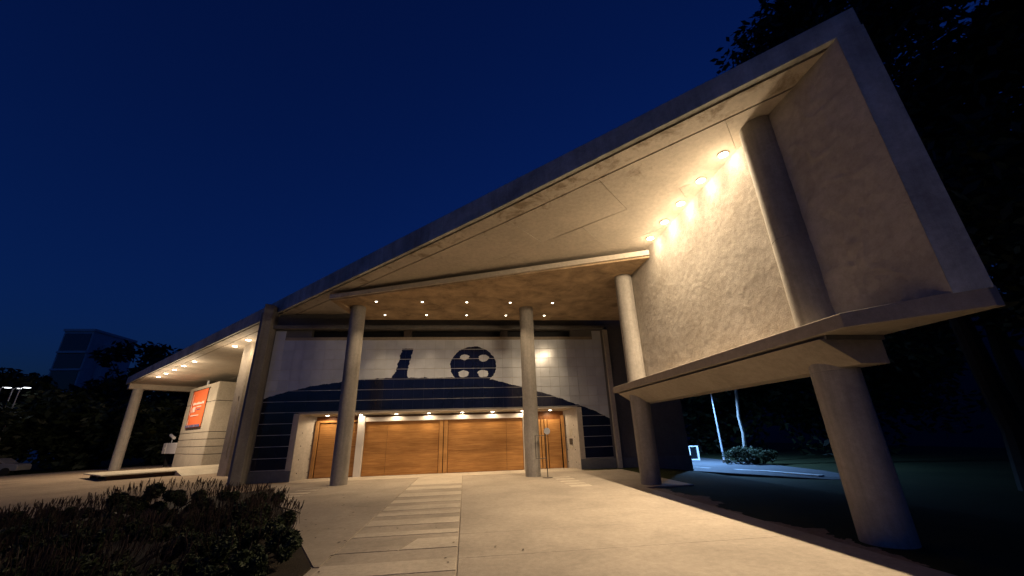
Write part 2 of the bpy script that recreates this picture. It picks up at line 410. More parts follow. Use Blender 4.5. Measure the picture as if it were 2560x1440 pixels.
# hanging stucco wall at X = 6.1, real relief
ny, nz = 230, 110; WX = 6.10
v, f = [], []
zt = lambda y: zs(6, y)+.02
for j in range(nz+1):
    for i in range(ny+1):
        y = 3.96+(13.25-3.96)*i/ny; z = 3.1+(zt(y)-3.1)*j/nz
        n_ = noise.fractal(Vector((y*2.2, z*2.2, 3.1)), .75, 2., 6)*.0042*(.55+2.3*smooth(6.3, 5.1, y))+noise.fractal(Vector((y*.5+z*.6, z*.5-y*.3, 9.)), .8, 2.1, 4)*.004
        w_ = (max(0, .05-abs(noise.noise(Vector((y*.8+z*.7, z*.9-y*.5, 4.)))))*.10+noise.noise(Vector((y*7+z*3, z*6-y*2, 7.)))*.004)*(.5+2.2*smooth(6.3, 5.0, y))
        fade = min(1, (y-3.96)/.5, (zt(y)-z)/.25+.02)
        v.append((WX-(n_+w_)*fade*1.15, y, z))
for j in range(nz):
    for i in range(ny):
        a = j*(ny+1)+i; f.append((a, a+ny+1, a+ny+2, a+1))
stw = part('stucco_wall', (v, f), M['stucco'], B, True)
part('wall_core', prism([(WX+.035, 4.0), (WX+.04, 13.25), (6.33, 13.25), (6.33, 3.76)], 3.1, lambda x, y: zt(y)), M['concrete'], B)
part('wall_end', prism([(WX, 3.955), (WX+.05, 4.0), (6.38, 3.77), (6.345, 3.71)], 3.1, lambda x, y: zt(y)+.02), M['fascia'], B)
# ledge and tapered beam under it
part('ledge', prism([(5.30, 13.95), (5.30, 4.77), (6.32, 3.75), (6.45, 3.75), (6.45, 13.95)], 2.87, lambda x, y: 3.08 if x < 6 else 3.14), M['concrete'], B, bevel=.012)
part('ledge_groove', extrude_y([(5.42, 2.80), (6.42, 2.80), (6.42, 2.875), (5.42, 2.875)], 5.2, 13.7), M['darkconc'], B)
part('ledge_beam', extrude_y([(5.34, 2.815), (5.40, 2.78), (5.92, 2.44), (6.42, 2.44), (6.42, 2.815)], 5.25, 13.6), M['concrete'], B, bevel=.012)

# porch canopy
cf = [(-5.62, 16.0), (6.06, 11.2)]
cpoly = [cf[0], cf[1], (6.06, 13.3), (8.4, 13.3), (8.4, 18.85), (-4.9, 18.85)]
can = part('canopy', prism(cpoly, 7.0, 7.2), M['canopy'], B, bevel=.015)
d_ = (Vector(cf[1])-Vector(cf[0])).normalized(); nrm = Vector((-d_.y, d_.x))
e0, e1 = Vector(cf[0])-nrm*.10, Vector(cf[1])-nrm*.10
part('canopy_edge', prism([e0, e1, Vector(cf[1])-nrm*.003, Vector(cf[0])-nrm*.003], 7.06, 7.24), M['soffit'], can, bevel=.01)
part('canopy_bracket', prism([(-5.55, 16.15), (-5.3, 16.1), (-4.7, 17.6), (-4.95, 17.7)], lambda x, y: 6.72+(.26 if y < 16.3 else 0), 6.998), M['canopy'], B, bevel=.01)

# tile wall
FY = 19.3
TP = .47; T0 = 6.09; NR = 12
tw = part('tile_wall', join(box(-9.3, -7.42, FY, FY+.3, .40, 6.6), box(5.38, 7.10, FY, FY+.3, .40, 6.6), box(-7.42, 5.38, FY, FY+.3, 2.74, 6.12)), M['grout'], B)
tm = mesh('tile', *box(-TP/2+.007, TP/2-.007, -.022, .0, -TP/2+.012, TP/2-.012), M['tile'])
spots = []
X0, X1 = -9.05, 6.98
ncol = 34; TW = (X1-X0)/ncol
tm = mesh('tile', *box(-TW/2+.003, TW/2-.003, -.022, -.001, -TP/2+.013, TP/2-.013), M['tile'])
rest = []
for r in range(-1, NR):
    zc = T0-TP*(r+.5)
    for q in range(ncol):
        xc = X0+TW*(q+.5)
        if r == -1 and 1 <= q < ncol-1: continue
        if zc-TP/2 < 2.72 and xc+TW/2 > -7.40 and xc-TW/2 < 5.36:
            if zc+TP/2 > 2.85 and zc > 2.74: rest.append((xc, zc, max(zc-TP/2, 2.74), zc+TP/2)); continue
            if xc-TW/2 < -7.40+.02 and xc-TW/2 < -7.46: rest.append((xc, zc, None, -7.43)); 
            elif xc+TW/2 > 5.45: rest.append((xc, zc, 5.40, None))
            continue
        spots.append((xc, zc))
def hidden(p):   # behind the two porch columns
    x, z = p; return -5.75 < x < -5.35 or 2.95 < x < 3.3
spots.sort(key=lambda p: hidden(p))
for i, (xc, zc) in enumerate(spots[:300]):
    o = bpy.data.objects.new('tile', tm); link(o, tw, (xc, FY+random.uniform(-.0025, .0015), zc))
    o.rotation_euler = (random.uniform(-.004, .004), 0, random.uniform(-.004, .004))
gs = [box(xc-TW/2+.005, xc+TW/2-.005, FY-.022, FY-.001, zc-TP/2+.013, zc+TP/2-.013) for xc, zc in spots[300:]]
for xc, zc, a, b in rest:
    if a is not None and b is not None: gs.append(box(xc-TW/2+.005, xc+TW/2-.005, FY-.022, FY-.001, a+.004, b-.013))
    elif a is None: gs.append(box(xc-TW/2+.005, b, FY-.022, FY-.001, zc-TP/2+.013, zc+TP/2-.013))
    else: gs.append(box(a, xc+TW/2-.005, FY-.022, FY-.001, zc-TP/2+.013, zc+TP/2-.013))
if gs: part('remaining_tiles', join(*gs), M['tile'], tw)['kind'] = 'stuff'
for r in range(0, NR+1):      # pale bead in each horizontal joint
    z = T0-TP*r
    if z > 2.76: segs = [(-9.05, 6.98)]
    else: segs = [(-9.05, -7.43), (5.39, 6.98)]
    for x0, x1 in segs: part('joint_bead', box(x0, x1, FY-.012, FY-.002, z-.010, z+.010), M['ledge_line'], tw)
for x0, x1 in ((-9.3, -7.40), (5.36, 7.06)): part('plinth', box(x0, x1, FY-.05, FY+.3, -.03, .41), M['plinth'], B, bevel=.01)
part('cornice', box(-9.38, 7.12, FY-.28, FY+.3, 6.60, 6.78), M['darkconc'], B, bevel=.02)
part('cornice', box(-8.55, 6.5, FY-.05, FY+.02, 6.10, 6.24), M['concrete'], B, bevel=.02)
part('clerestory_recess', box(-8.55, 6.5, FY+.28, FY+.4, 6.1, 6.6), M['black'], B)
part('upper_wall', box(-9.38, 10.8, FY+.05, FY+.5, 6.78, 7.52), M['darkconc'], B)
part('parapet_wall', box(6.4, 10.8, FY+.06, FY+.5, 7.525, 8.04), M['darkconc'], B)
for x_ in (-2.9, 1.9): part('clerestory_strut', box(x_-.18, x_+.18, FY+.0, FY+.28, 6.24, 6.6), M['metal'], B)
part('corner_trim', box(7.10, 7.32, FY-.16, FY+.1, -.03, 6.6), M['paleconc'], B, bevel=.01)
part('side_wall', box(7.32, 10.8, FY+.02, FY+.5, .40, 6.78), M['darkconc'], B)
part('side_plinth', box(7.32, 10.83, FY-.03, FY+.5, -.6, .40), M['plinth'], B, bevel=.01)
part('rear_body', box(-9.35, 10.8, 20.62, 34, -.4, 7.38), M['darkconc'], B)
# splayed door recess
RY = 20.05
def quadslab(p, q, dx, z0, z1): return prism([p, q, (q[0]+dx, q[1]), (p[0]+dx, p[1])], z0, z1)
lj = part('door_jamb', quadslab((-7.40, FY-.03), (-6.88, RY), -.25, -.03, 2.74), M['paleconc'], B, bevel=.008)
rj = part('door_jamb', quadslab((5.36, FY-.03), (4.86, RY), .25, -.03, 2.74), M['paleconc'], B, bevel=.008)
part('recess_soffit', ([(-7.45, FY-.03, 2.70), (5.41, FY-.03, 2.70), (4.9, 20.6, 2.56), (-6.92, 20.6, 2.56), (-7.45, FY-.03, 2.76), (5.41, FY-.03, 2.76), (4.9, 20.6, 2.76), (-6.92, 20.6, 2.76)], box(0, 1, 0, 1, 0, 1)[1]), M['soffit'], B)
def on_jamb(side, t, z, r=.022):
    p, q = ((-7.40, FY-.03), (-6.88, RY)) if side < 0 else ((5.36, FY-.03), (4.86, RY))
    x, y = p[0]+(q[0]-p[0])*t, p[1]+(q[1]-p[1])*t
    nn = Vector((q[1]-p[1], -(q[0]-p[0]), 0)).normalized()*(1 if side < 0 else -1)
    c = Vector((x, y, z)); return tube([c-nn*.01, c+nn*.004], r, 10)
for side, par in ((-1, lj), (1, rj)):
    for t in (.3, .85):
        for z in (.28, .82, 1.38, 1.92): part('tie_hole', on_jamb(side, t, z), M['black'], par)
# intercom on the right jamb
px, py = 5.36-.5*.55, FY-.03+(RY-FY+.03)*.55
nn = Vector((-(RY-FY+.03), -.5, 0)).normalized(); tt = Vector((-.5, RY-FY+.03, 0)).normalized()
def jbox(u0, u1, z0, z1, d0, d1):
    o = Vector((px, py, 0)); v = [o+tt*u+nn*d+Vector((0, 0, z)) for z in (z0, z1) for u, d in ((u0, d0), (u1, d0), (u1, d1), (u0, d1))]
    return [tuple(a) for a in v], box(0, 1, 0, 1, 0, 1)[1]
part('intercom', jbox(-.09, .09, 1.05, 1.32, -.01, .03), M['metal'], rj, bevel=.006); part('notice_plate', jbox(-.12, .05, 1.42, 1.75, -.01, .012), M['block'], rj)
part('notice_plate', jbox(-.14, .12, .86, .98, -.01, .012), M['block'], rj)
# doors
DY = 19.98
def door(x0, x1, z1, y, name='sliding_door', planks=5):
    o = part(name, box(x0, x1, y+.012, y+.06, .02, z1), M['wood_dark'], B)
    h = (z1-.03)/planks
    for i in range(planks):
        part('door_panel', box(x0+.004, x1-.004, y, y+.02, .03+i*h+.002, .03+(i+1)*h-.002), M['wood'], o, bevel=.002)
    return o
def slats(o, x0, x1, n, y, z1):
    w_ = (x1-x0)/n
    for i in range(n): part('slat', box(x0+i*w_+.018, x0+(i+1)*w_-.018, y-.05, y+.03, .03, z1), M['wood_slat'], o, bevel=.006)
SY = 19.86
d1 = door(-4.62, -3.612, 2.33, SY); d1b = door(-3.608, -1.24, 2.33, SY); slats(d1b, -1.24, -1.02, 1, SY, 2.33)
d2 = door(-.80, 1.958, 2.33, SY); d2b = door(1.962, 2.76, 2.33, SY); slats(d2, -1.02, -.80, 1, SY, 2.33)
part('door_header', box(-4.95, 3.0, SY-.1, SY+.16, 2.34, 2.54), M['header'], B, bevel=.008)
part('door_post', box(-4.95, -4.64, SY-.12, SY+.2, -.02, 2.60), M['header'], B, bevel=.01)
part('door_post', box(2.78, 3.02, SY-.12, SY+.2, -.02, 2.60), M['header'], B, bevel=.01)
sd = door(-6.68, -4.98, 2.30, DY, 'side_door', 4); part('door_frame', join(box(-6.86, -6.72, DY-.07, DY+.06, -.02, 2.44), box(-6.715, -4.98, DY-.07, DY+.06, 2.34, 2.44)), M['wood_slat'], sd, bevel=.006)
sd2 = door(4.02, 4.66, 2.24, DY, 'side_door', 4); slats(sd2, 3.04, 4.0, 6, DY, 2.24)
part('door_frame', box(4.72, 4.85, DY-.07, DY+.06, -.02, 2.42), M['wood_slat'], sd2, bevel=.006)
part('door_head', box(-6.9, 4.86, DY+.065, DY+.2, 2.0, 2.7), M['wood_dark'], B)
part('threshold_wall', box(-6.9, 4.86, DY+.22, DY+.4, -.03, 2.6), M['black'], B)

# pier beside the tiled wall
part('pier', prism([(-9.42, 18.55), (-9.10, 18.75), (-9.10, 20.7), (-9.42, 20.7)], -.05, 7.7), M['pier'], B, bevel=.02)
part('pier', prism([(-9.78, 19.1), (-9.46, 18.8), (-9.46, 21.6), (-9.78, 21.6)], -.05, 7.42), M['plinth'], B, bevel=.02)
# slotted pier of the left wing
def snbox(s0, s1, n0, n1, z0, z1): return prism([sn(s0, n0), sn(s1, n0), sn(s1, n1), sn(s0, n1)], z0, z1)
sp_ = part('slotted_pier', join(snbox(7.12, 7.92, 1.5, 1.9, -.4, 7.4), snbox(6.6, 6.94, 1.5, 1.9, -.4, 7.4), snbox(6.94, 7.12, 1.5, 1.9, -.4, .75), snbox(6.94, 7.12, 1.5, 1.9, 4.2, 7.4), snbox(6.94, 7.12, 1.82, 1.9, .75, 4.2)), M['concrete'], B)
# block pavilion with courses
bs0, bs1 = 25.25-.02, 25.25+8.3
k0 = (16-10.05)*R2
q = Vector((-21.47, 37.47)); sB = ((S0.x-q.x)+(q.y-S0.y))*R2; bs0, bs1 = sB, sB+8.3
blk = part('block_core', snbox(bs0+.04, bs1-.04, k0+.04, k0+4.0, -.6, 6.70), M['grout'], B)
zc = [-.6, .78, 1.38, 1.97, 2.55, 5.1, 6.74]
for i in range(len(zc)-1):
    g_ = .025
    mid = (bs0+bs1)/2+.3
    for s0_, s1_ in ((bs0, mid-g_), (mid+g_, bs1)):
        part('facing_block', snbox(s0_, s1_, k0, k0+.06, zc[i]+g_, zc[i+1]-g_), M['block'], blk, bevel=.012)
    part('facing_block', snbox(bs0-.02, bs0+.04, k0+.062, k0+4.0, zc[i]+g_, zc[i+1]-g_), M['block'], blk, bevel=.012)
for s_, n_ in ((bs0+5.9, k0+.7), (bs0+.7, k0+1.6)):
    x, y = sn(s_, n_); part('strut', lathe([(.11, 6.7), (.11, 7.42)], 14, (x, y, 0)), M['grey_metal'], blk, True)

# ------------------------------------------------------------------ lamps
def downlight(name, x, y, z, r, power, label, cat, group, size=150, blend=.6, colr=(1, .74, .45), lens='lens_warm', drop=.03, rad=.05, soft=0, glow=()):
    t = thing(name, (x, y, z), label, cat, group)
    loc_part('trim_ring', lathe([(r, .02), (r*1.25, .02), (r*1.25, -.012), (r*1.02, -.02), (r*1.0, -.008)], 20), M['trim'], t, True)
    loc_part('lens', lathe([(r*.98, .0), (r*.98, -.012), (r*.7, -.026), (r*.2, -.03)], 20), M[lens], t, True)
    l = bpy.data.lights.new('lamp_light', 'SPOT' if size else 'POINT'); l.energy = power; l.color = colr; l.shadow_soft_size = rad
    if size: l.spot_size = math.radians(size); l.spot_blend = blend
    if soft:
        l.use_nodes = True; ln = l.node_tree; em = ln.nodes['Emission']; fo = ln.nodes.new('ShaderNodeLightFalloff')
        fo.inputs['Strength'].default_value = 1; fo.inputs['Smooth'].default_value = soft; ln.links.new(fo.outputs['Quadratic'], em.inputs['Strength'])
    lo = bpy.data.objects.new('lamp_light', l); link(lo, t, (0, 0, -drop-.01))
    for en, sm, dz in glow:      # added point lights that brighten ceiling and wall around the lamp
        l = bpy.data.lights.new('added_glow', 'POINT'); l.energy = en; l.color = colr; l.shadow_soft_size = .06
        l.use_nodes = True; ln = l.node_tree; em = ln.nodes['Emission']; fo = ln.nodes.new('ShaderNodeLightFalloff')
        fo.inputs['Strength'].default_value = 1; fo.inputs['Smooth'].default_value = sm; ln.links.new(fo.outputs['Quadratic'], em.inputs['Strength'])
        link(bpy.data.objects.new('added_glow', l), t, (0, 0, -dz))
    return t
ordn = ['nearest', 'second nearest', 'middle', 'fourth', 'farthest']
for i, (y) in enumerate((6.72, 7.66, 8.66, 9.61, 10.58)):
    downlight('wall_washer_lamp', 5.86, y, zs(5.86, y)-.012, .1, 1180, f'{ordn[i]} of the five bright lamps along the top of the rough wall', 'lamp', 'lamps washing the hanging wall', 128, 1., (1, .76, .49), drop=.06, rad=.05, soft=8., glow=((22, .1, .09), (185, 5., .34)))
lr = ['leftmost', 'second from left', 'middle', 'second from right', 'rightmost']
for j, y in enumerate((15.98, 17.92)):
    for i, x in enumerate((-3.78, -1.88, 0., 1.88, 3.76)):
        downlight('porch_downlight', x, y, 6.985, .05, 300, f'{lr[i]} small downlight in the {"front" if j == 0 else "rear"} row under the porch canopy', 'lamp', 'porch ceiling downlights', 92, 1., lens='lens_small', drop=.04, rad=.04)
on8 = ['first', 'second', 'third', 'fourth', 'fifth', 'sixth', 'seventh', 'eighth']
for i, x in enumerate((-6.3, -4.82, -3.22, -1.72, -.15, 1.3, 2.75, 4.12)):
    y = 19.62
    downlight('door_downlight', x, y, 2.70-.14*(y-FY+.03)/1.33-.004, .085, 62, f'{on8[i]} lamp from the left in the ceiling over the timber doors', 'lamp', 'lamps over the doors', 168, .4, (1, .72, .42), drop=.035, rad=.05, soft=.25)
for i, (s_, n_) in enumerate(((26.5, .95), (23.9, .95), (21.3, .95), (18.7, .95), (16.0, .95), (8.5, 1.15), (6.15, 1.1))):
    x, y = sn(s_, n_)
    downlight('wing_downlight', x, y, zs(x, y)-.012, .14, 640, f'{on8[i]} lamp from the far end in the ceiling of the left wing', 'lamp', 'ceiling lamps of the left wing', 150, .7, (1, .76, .5), drop=.06, rad=.07, soft=1.5, glow=((260, 2.5, .28),))

# ------------------------------------------------------------------ things on the terrace
# banner on the block
bn = thing('banner', (*sn(25.6, k0-.08), 3.0), 'orange hanging banner with white lettering on the concrete block', 'banner')
def onblk(s, z, n_): x, y = sn(s, n_); return Vector((x, y, z))
def bpanel(s0, s1, z0, z1, n0, n1): return [tuple(onblk(s, z, n_)) for z in (z0, z1) for s, n_ in ((s0, n0), (s1, n0), (s1, n1), (s0, n1))], [tuple(reversed(q)) for q in box(0, 1, 0, 1, 0, 1)[1]]
S_a, S_b = 23.45, 27.85            # right and left edge
v, f = [], []
for j in range(25):
    for i in range(13):
        s_ = S_a+(S_b-S_a)*i/12; z = 3.0+3.35*j/24
        v.append(tuple(onblk(s_, z, k0-.07+.035*math.sin(i*1.1+j*.12)*(1-j/24)*.8)))
for j in range(24):
    for i in range(12): a = j*13+i; f.append((a, a+1, a+14, a+13))
cl = part('cloth', (v, f), M['orange'], bn, True); sd_ = cl.modifiers.new('thick', 'SOLIDIFY'); sd_.thickness = .012
nb = k0-.125
part('top_rail', bpanel(S_a-.25, S_b+.25, 6.35, 6.41, k0-.1, k0-.05), M['metal'], bn); part('bottom_rail', bpanel(S_a, S_b, 2.95, 3.0, k0-.1, k0-.05), M['metal'], bn)

M['banner_white'] = mat('banner_print_white', (.80, .62, .55), .7); M['banner_blue'] = mat('banner_print_blue', (.13, .12, .25), .7)
def mark(s0, s1, z0, z1, mt='banner_white'): part('printed_mark', bpanel(s0, s1, z0, z1, nb, nb+.006), M[mt], bn)
SL = S_b
mark(SL-.62, SL-.5, 4.15, 6.0); mark(SL-.62, SL-.48, 3.15, 3.75)
x = SL-.95
for wd in (.24, .2, .26, .22, .25, .2, .27, .22, .26, .24, .3): mark(x-wd, x, 5.02, 5.22+.04*math.sin(x*5)); x -= wd+.05
mark(SL-1.05, SL-.9, 4.35, 4.8); mark(SL-1.75, SL-1.25, 4.38, 4.85); mark(SL-1.98, SL-1.84, 4.38, 4.85)
x = SL-2.2
for wd in (.2, .24, .18, .26, .2): mark(x-wd, x, 4.78, 4.88); x -= wd+.06
mark(SL-3.4, SL-2.4, 4.55, 4.62, 'banner_blue')
x = SL-.9
for wd in (.35, .3, .4, .3, .42, .35): mark(x-wd, x, 4.02, 4.11); x -= wd+.05
mark(SL-4.2, SL-.02, 3.06, 3.26, 'banner_blue'); mark(SL-1.9, SL-.9, 3.11, 3.21); mark(SL-3.1, SL-2.5, 3.11, 3.21)

# white cabinet with a camera on the block's far side
cb = thing('wall_cabinet', (*sn(31.6, k0+.2), .76), 'white box fixed to the far side of the concrete block', 'cabinet')
part('case', snbox(29.25, 34.4, k0+.05, k0+.9, .78, 1.78), M['white'], cb, bevel=.03); part('side_door', snbox(33.3, 34.42, k0+.02, k0+.06, .80, 1.76), M['header'], cb)
part('support_leg', snbox(29.6, 29.9, k0+.3, k0+.6, -.6, .78), M['black'], cb); part('support_leg', snbox(33.6, 33.9, k0+.3, k0+.6, -.6, .78), M['black'], cb)
cx_, cy_ = sn(33.4, k0+.4)
sc = thing('security_camera', (cx_, cy_, 1.785), 'small white camera on a stalk above the white box', 'camera')
part('stalk', lathe([(.04, 1.78), (.04, 2.3)], 8, (cx_, cy_, 0)), M['grey_metal'], sc, True)
p0, p1 = Vector((cx_, cy_, 2.55))+Vector((-.75, .75, 0))*.9, Vector((cx_, cy_, 2.25))-Vector((-.75, .75, 0))*.5
part('housing', tube([p0, p1], .14, 10), M['white'], sc)

# timber deck and its ramp
dk = thing('timber_deck', (*sn(16, 2), hg(*sn(16, 2))), 'low pale timber deck in front of the left wing', 'deck')
dtop = lambda x, y: hg(x, y)+.27
for i in range(11):
    a, b = -2.7+i*.95, -2.7+(i+1)*.95-.012
    part('deck_board', prism([sn(12.4, a), sn(18.9, a), sn(18.9, b), sn(12.4, b)], lambda x, y: dtop(x, y)-.06, dtop), M['deck'], dk)
for s_ in (13.0, 15.6, 18.2):
    part('bearer', prism([sn(s_-.3, -2.4), sn(s_+.3, -2.4), sn(s_+.3, 7.5), sn(s_-.3, 7.5)], lambda x, y: hg(x, y)-.06, lambda x, y: dtop(x, y)-.061), M['deckdark'], dk)
part('ramp', ([(*sn(10.9, .6), hg(*sn(10.9, .6))-.02), (*sn(10.9, 3.2), hg(*sn(10.9, 3.2))-.02), (*sn(12.38, 3.2), dtop(*sn(12.4, 3.2))), (*sn(12.38, .6), dtop(*sn(12.4, .6))), (*sn(10.9, .6), -.6), (*sn(10.9, 3.2), -.6), (*sn(12.38, 3.2), -.6), (*sn(12.38, .6), -.6)], [(0, 1, 2, 3), (7, 6, 5, 4), (0, 4, 5, 1), (1, 5, 6, 2), (2, 6, 7, 3), (3, 7, 4, 0)]), M['deck'], dk)

# sign stand by the right porch column
ss = thing('sign_stand', (3.14, 16.1, .012), 'thin metal sign stand with a round disc beside the right porch column', 'stand')
loc_part('base_plate', lathe([(.2, 0), (.2, .012), (.03, .02)], 24), M['metal'], ss, True)
loc_part('post', tube([(0, 0, .01), (0, 0, 1.56)], .018, 10), M['metal'], ss)
loc_part('frame', join(tube([(-.42, 0, .68), (0, 0, .68)], .013), tube([(-.42, 0, 1.5), (0, 0, 1.5)], .013), tube([(-.42, 0, .667), (-.42, 0, 1.513)], .013)), M['metal'], ss)
loc_part('disc', [(q[0]+.06, q[2]-.02, q[1]+1.66) for q in lathe([(.125, -.01), (.125, .01)], 28)[0]] and ([(q[0]+.06, q[2]-.02, q[1]+1.66) for q in lathe([(.125, -.01), (.125, .01)], 28)[0]], lathe([(.125, -.01), (.125, .01)], 28)[1]), M['grey_metal'], ss)

# fallen twig on the paving
tag(part('twig', tube([at(690, 1266, Z=.03), at(712, 1271, Z=.05), at(735, 1277, Z=.03), at(752, 1283, Z=.03)], [.012, .014, .012, .006], 6), M['bark'], None), 'dark fallen twig on the paving beside the lavender bed', 'twig')

# ------------------------------------------------------------------ right side: lamp post, tree with shrub, white board
def street_lamp(x, y, h, arm, label, group, power, colr, lens='lens_cool', size=150, headr=.22):
    z = hg(x, y)-.05
    t = thing('street_lamp', (x, y, z), label, 'street lamp', group)
    loc_part('pole', tube([(0, 0, 0), (0, 0, h*.5), (0, 0, h)], [.07, .055, .04], 12), M['grey_metal'], t, True)
    loc_part('base', lathe([(.13, 0), (.13, .25), (.075, .32)], 16), M['metal'], t, True)
    a = Vector(arm)
    loc_part('arm', tube([(0, 0, h-.02), a*.5+Vector((0, 0, h+.1)), a+Vector((0, 0, h+.13))], .025), M['grey_metal'], t)
    hp = a+Vector((0, 0, h+.12))
    loc_part('head', ([(q[0]+hp.x, q[1]+hp.y, q[2]+hp.z) for q in lathe([(headr, -.02), (headr*1.1, 0), (headr*.7, .06), (.03, .08)], 18)[0]], lathe([(headr, -.02), (headr*1.1, 0), (headr*.7, .06), (.03, .08)], 18)[1]), M['metal'], t, True)
    loc_part('lens', ([(q[0]+hp.x, q[1]+hp.y, q[2]+hp.z) for q in lathe([(headr*.9, -.021), (headr*.6, -.05), (.02, -.06)], 18)[0]], lathe([(headr*.9, -.021), (headr*.6, -.05), (.02, -.06)], 18)[1]), M[lens], t, True)
    if power:
        l = bpy.data.lights.new('lamp_light', 'SPOT'); l.energy = power; l.color = colr; l.spot_size = math.radians(size); l.spot_blend = .5; l.shadow_soft_size = .12
        l.use_nodes = True; ln = l.node_tree; em = ln.nodes['Emission']; fo = ln.nodes.new('ShaderNodeLightFalloff')
        fo.inputs['Strength'].default_value = 1; fo.inputs['Smooth'].default_value = 14; ln.links.new(fo.outputs['Quadratic'], em.inputs['Strength'])
        link(bpy.data.objects.new('lamp_light', l), t, hp-Vector((0, 0, .09)))
    return t
street_lamp(16.2, 25.0, 4.3, (-1.5, -.3, 0), 'slim lamp post with a cool light beside the path seen under the ledge', None, 9000, (.22, .48, 1.), size=165)

def crown(c, r, n, ls, seed, clumps=26, flat=.8):
    rd = random.Random(seed); v, f = [], []
    cl = []
    for k in range(clumps):
        while True:
            p = Vector((rd.uniform(-1, 1), rd.uniform(-1, 1), rd.uniform(-1, 1)))
            if .25 < p.length < 1: break
        cl.append((Vector((p.x*r[0], p.y*r[1], p.z*r[2])), rd.uniform(.25, .5)*min(r)))
    for i in range(n):
        c0, cr = cl[rd.randrange(clumps)]
        d = Vector((rd.gauss(0, 1), rd.gauss(0, 1), rd.gauss(0, 1))).normalized()*cr*rd.random()**.45
        d.z *= flat
        p = Vector(c)+c0+d
        a = Vector((rd.gauss(0, 1), rd.gauss(0, 1), rd.gauss(0, .6))).normalized(); b = a.cross(Vector((rd.gauss(0, 1), rd.gauss(0, 1), rd.gauss(0, 1)))).normalized()
        s1 = ls*rd.uniform(.6, 1.3); k = len(v)
        v += [tuple(p-a*s1), tuple(p+b*s1*.42), tuple(p+a*s1), tuple(p-b*s1*.42)]; f.append((k, k+1, k+2, k+3))
    return (v, f), [Vector(c)+q for q, _ in cl]
def tree(name, x, y, h, tr, r, n, ls, seed, label, group, bark='bark', lean=(0, 0), zc=None):
    z0 = hg(x, y)-.1; t = thing(name, (x, y, z0), label, 'tree', group)
    rd = random.Random(seed); zc = zc or h-r[2]*.9
    (cv_, cf_), cls = crown((x+lean[0], y+lean[1], z0+zc), r, n, ls, seed, 60 if n > 12000 else 30)
    part('crown', (cv_, cf_), M['leaf'], t)
    pts, rad = [], []
    for i in range(9):
        q = i/8; pts.append((x+lean[0]*q+rd.uniform(-.1, .1)*tr*4*(0 < i), y+lean[1]*q+rd.uniform(-.1, .1)*tr*4*(0 < i), z0+zc*q)); rad.append(tr*(1.25 if i == 0 else 1-.6*q))
    g = [tube(pts, rad, 10)]
    for k in range(7):
        a = Vector(pts[5+k % 3]); b = cls[(k*3) % len(cls)]; mid = (a+b)/2+Vector((0, 0, .3))
        g.append(tube([a, mid, b], [tr*.4, tr*.25, tr*.08], 6))
    part('trunk', join(*g), M[bark], t, True)
    return t
tree('slender_tree', 16.95, 23.9, 9.5, .13, (2.2, 2.2, 2.4), 3500, .11, 3, 'slender pale-trunked tree rising from a shrub under the ledge', None, 'palebark', (.5, .1))
def shrub(name, x, y, r, n, ls, seed, label, group, spikes=0, mt='leaf2'):
    z0 = hg(x, y)-.03; t = thing(name, (x, y, z0), label, 'shrub', group); rd = random.Random(seed)
    g, cls = crown((x, y, z0+r[2]*.55), (r[0], r[1], r[2]*.55), n, ls, seed, 34, .9)
    g = ([(a, b, max(c_, z0+.01)) for a, b, c_ in g[0]], g[1])
    part('foliage', g, M[mt], t)
    st = []
    for k in range(10):
        b = cls[k]; st.append(tube([(x+rd.uniform(-.1, .1), y+rd.uniform(-.1, .1), z0), ((x+b.x)/2, (y+b.y)/2, z0+(b.z-z0)*.6), b], [.02, .014, .006], 5))
    part('stems', join(*st), M['bark'], t)
    if spikes:
        v, f = [], []
        for k in range(spikes):
            a = rd.uniform(0, 6.283); q = math.sqrt(rd.random())*.98
            bx, by = x+r[0]*q*math.cos(a), y+r[1]*q*math.sin(a); bz = z0+r[2]*(.55+.5*math.sqrt(max(0, 1-q*q)))
            le = rd.uniform(.10, .26); dx, dy = rd.gauss(0, .16)+.25*q*math.cos(a), rd.gauss(0, .16)+.25*q*math.sin(a)
            tp = Vector((bx+dx*le, by+dy*le, bz+le)); p0 = Vector((bx-dx*.2, by-dy*.2, bz-.15))
            for w0, w1, qa, qb in ((.0025, .002, p0, tp), (.009, .005, Vector((bx, by, bz))*.45+tp*.55, tp)):
                for ang in (0, 1.57):
                    e = Vector((math.cos(ang+a), math.sin(ang+a), 0)); k_ = len(v)
                    v += [tuple(qa-e*w0), tuple(qa+e*w0), tuple(qb+e*w1), tuple(qb-e*w1)]; f.append((k_, k_+1, k_+2, k_+3))
        part('flower_spikes', (v, f), M['spike'], t)['kind'] = 'stuff'
    return t
shrub('round_shrub', 16.3, 23.6, (1.0, .7, .95), 2600, .07, 5, 'round shrub left of the slender tree trunk', None)
shrub('round_shrub', 17.6, 23.4, (.9, .7, .85), 2400, .07, 6, 'round shrub right of the slender tree trunk', None)
wb = thing('notice_board', (15.75, 27.6, hg(15.75, 27.6)-.03), 'white notice board with dark panel at the corner of the building', 'board')
loc_part('frame', join(box(-.42, -.3, -.1, .1, 0, 1.0), box(.2, .32, -.1, .1, 0, 1.0), box(-.299, .199, -.1, .1, .0, .16), box(-.299, .199, -.1, .1, .93, 1.0)), M['white'], wb, bevel=.01)
loc_part('dark_panel', box(-.299, .199, -.03, .03, .162, .928), M['glass'], wb); loc_part('side_leaf', box(-.75, -.46, -.06, .06, 0, 1.0), M['white'], wb, bevel=.01)

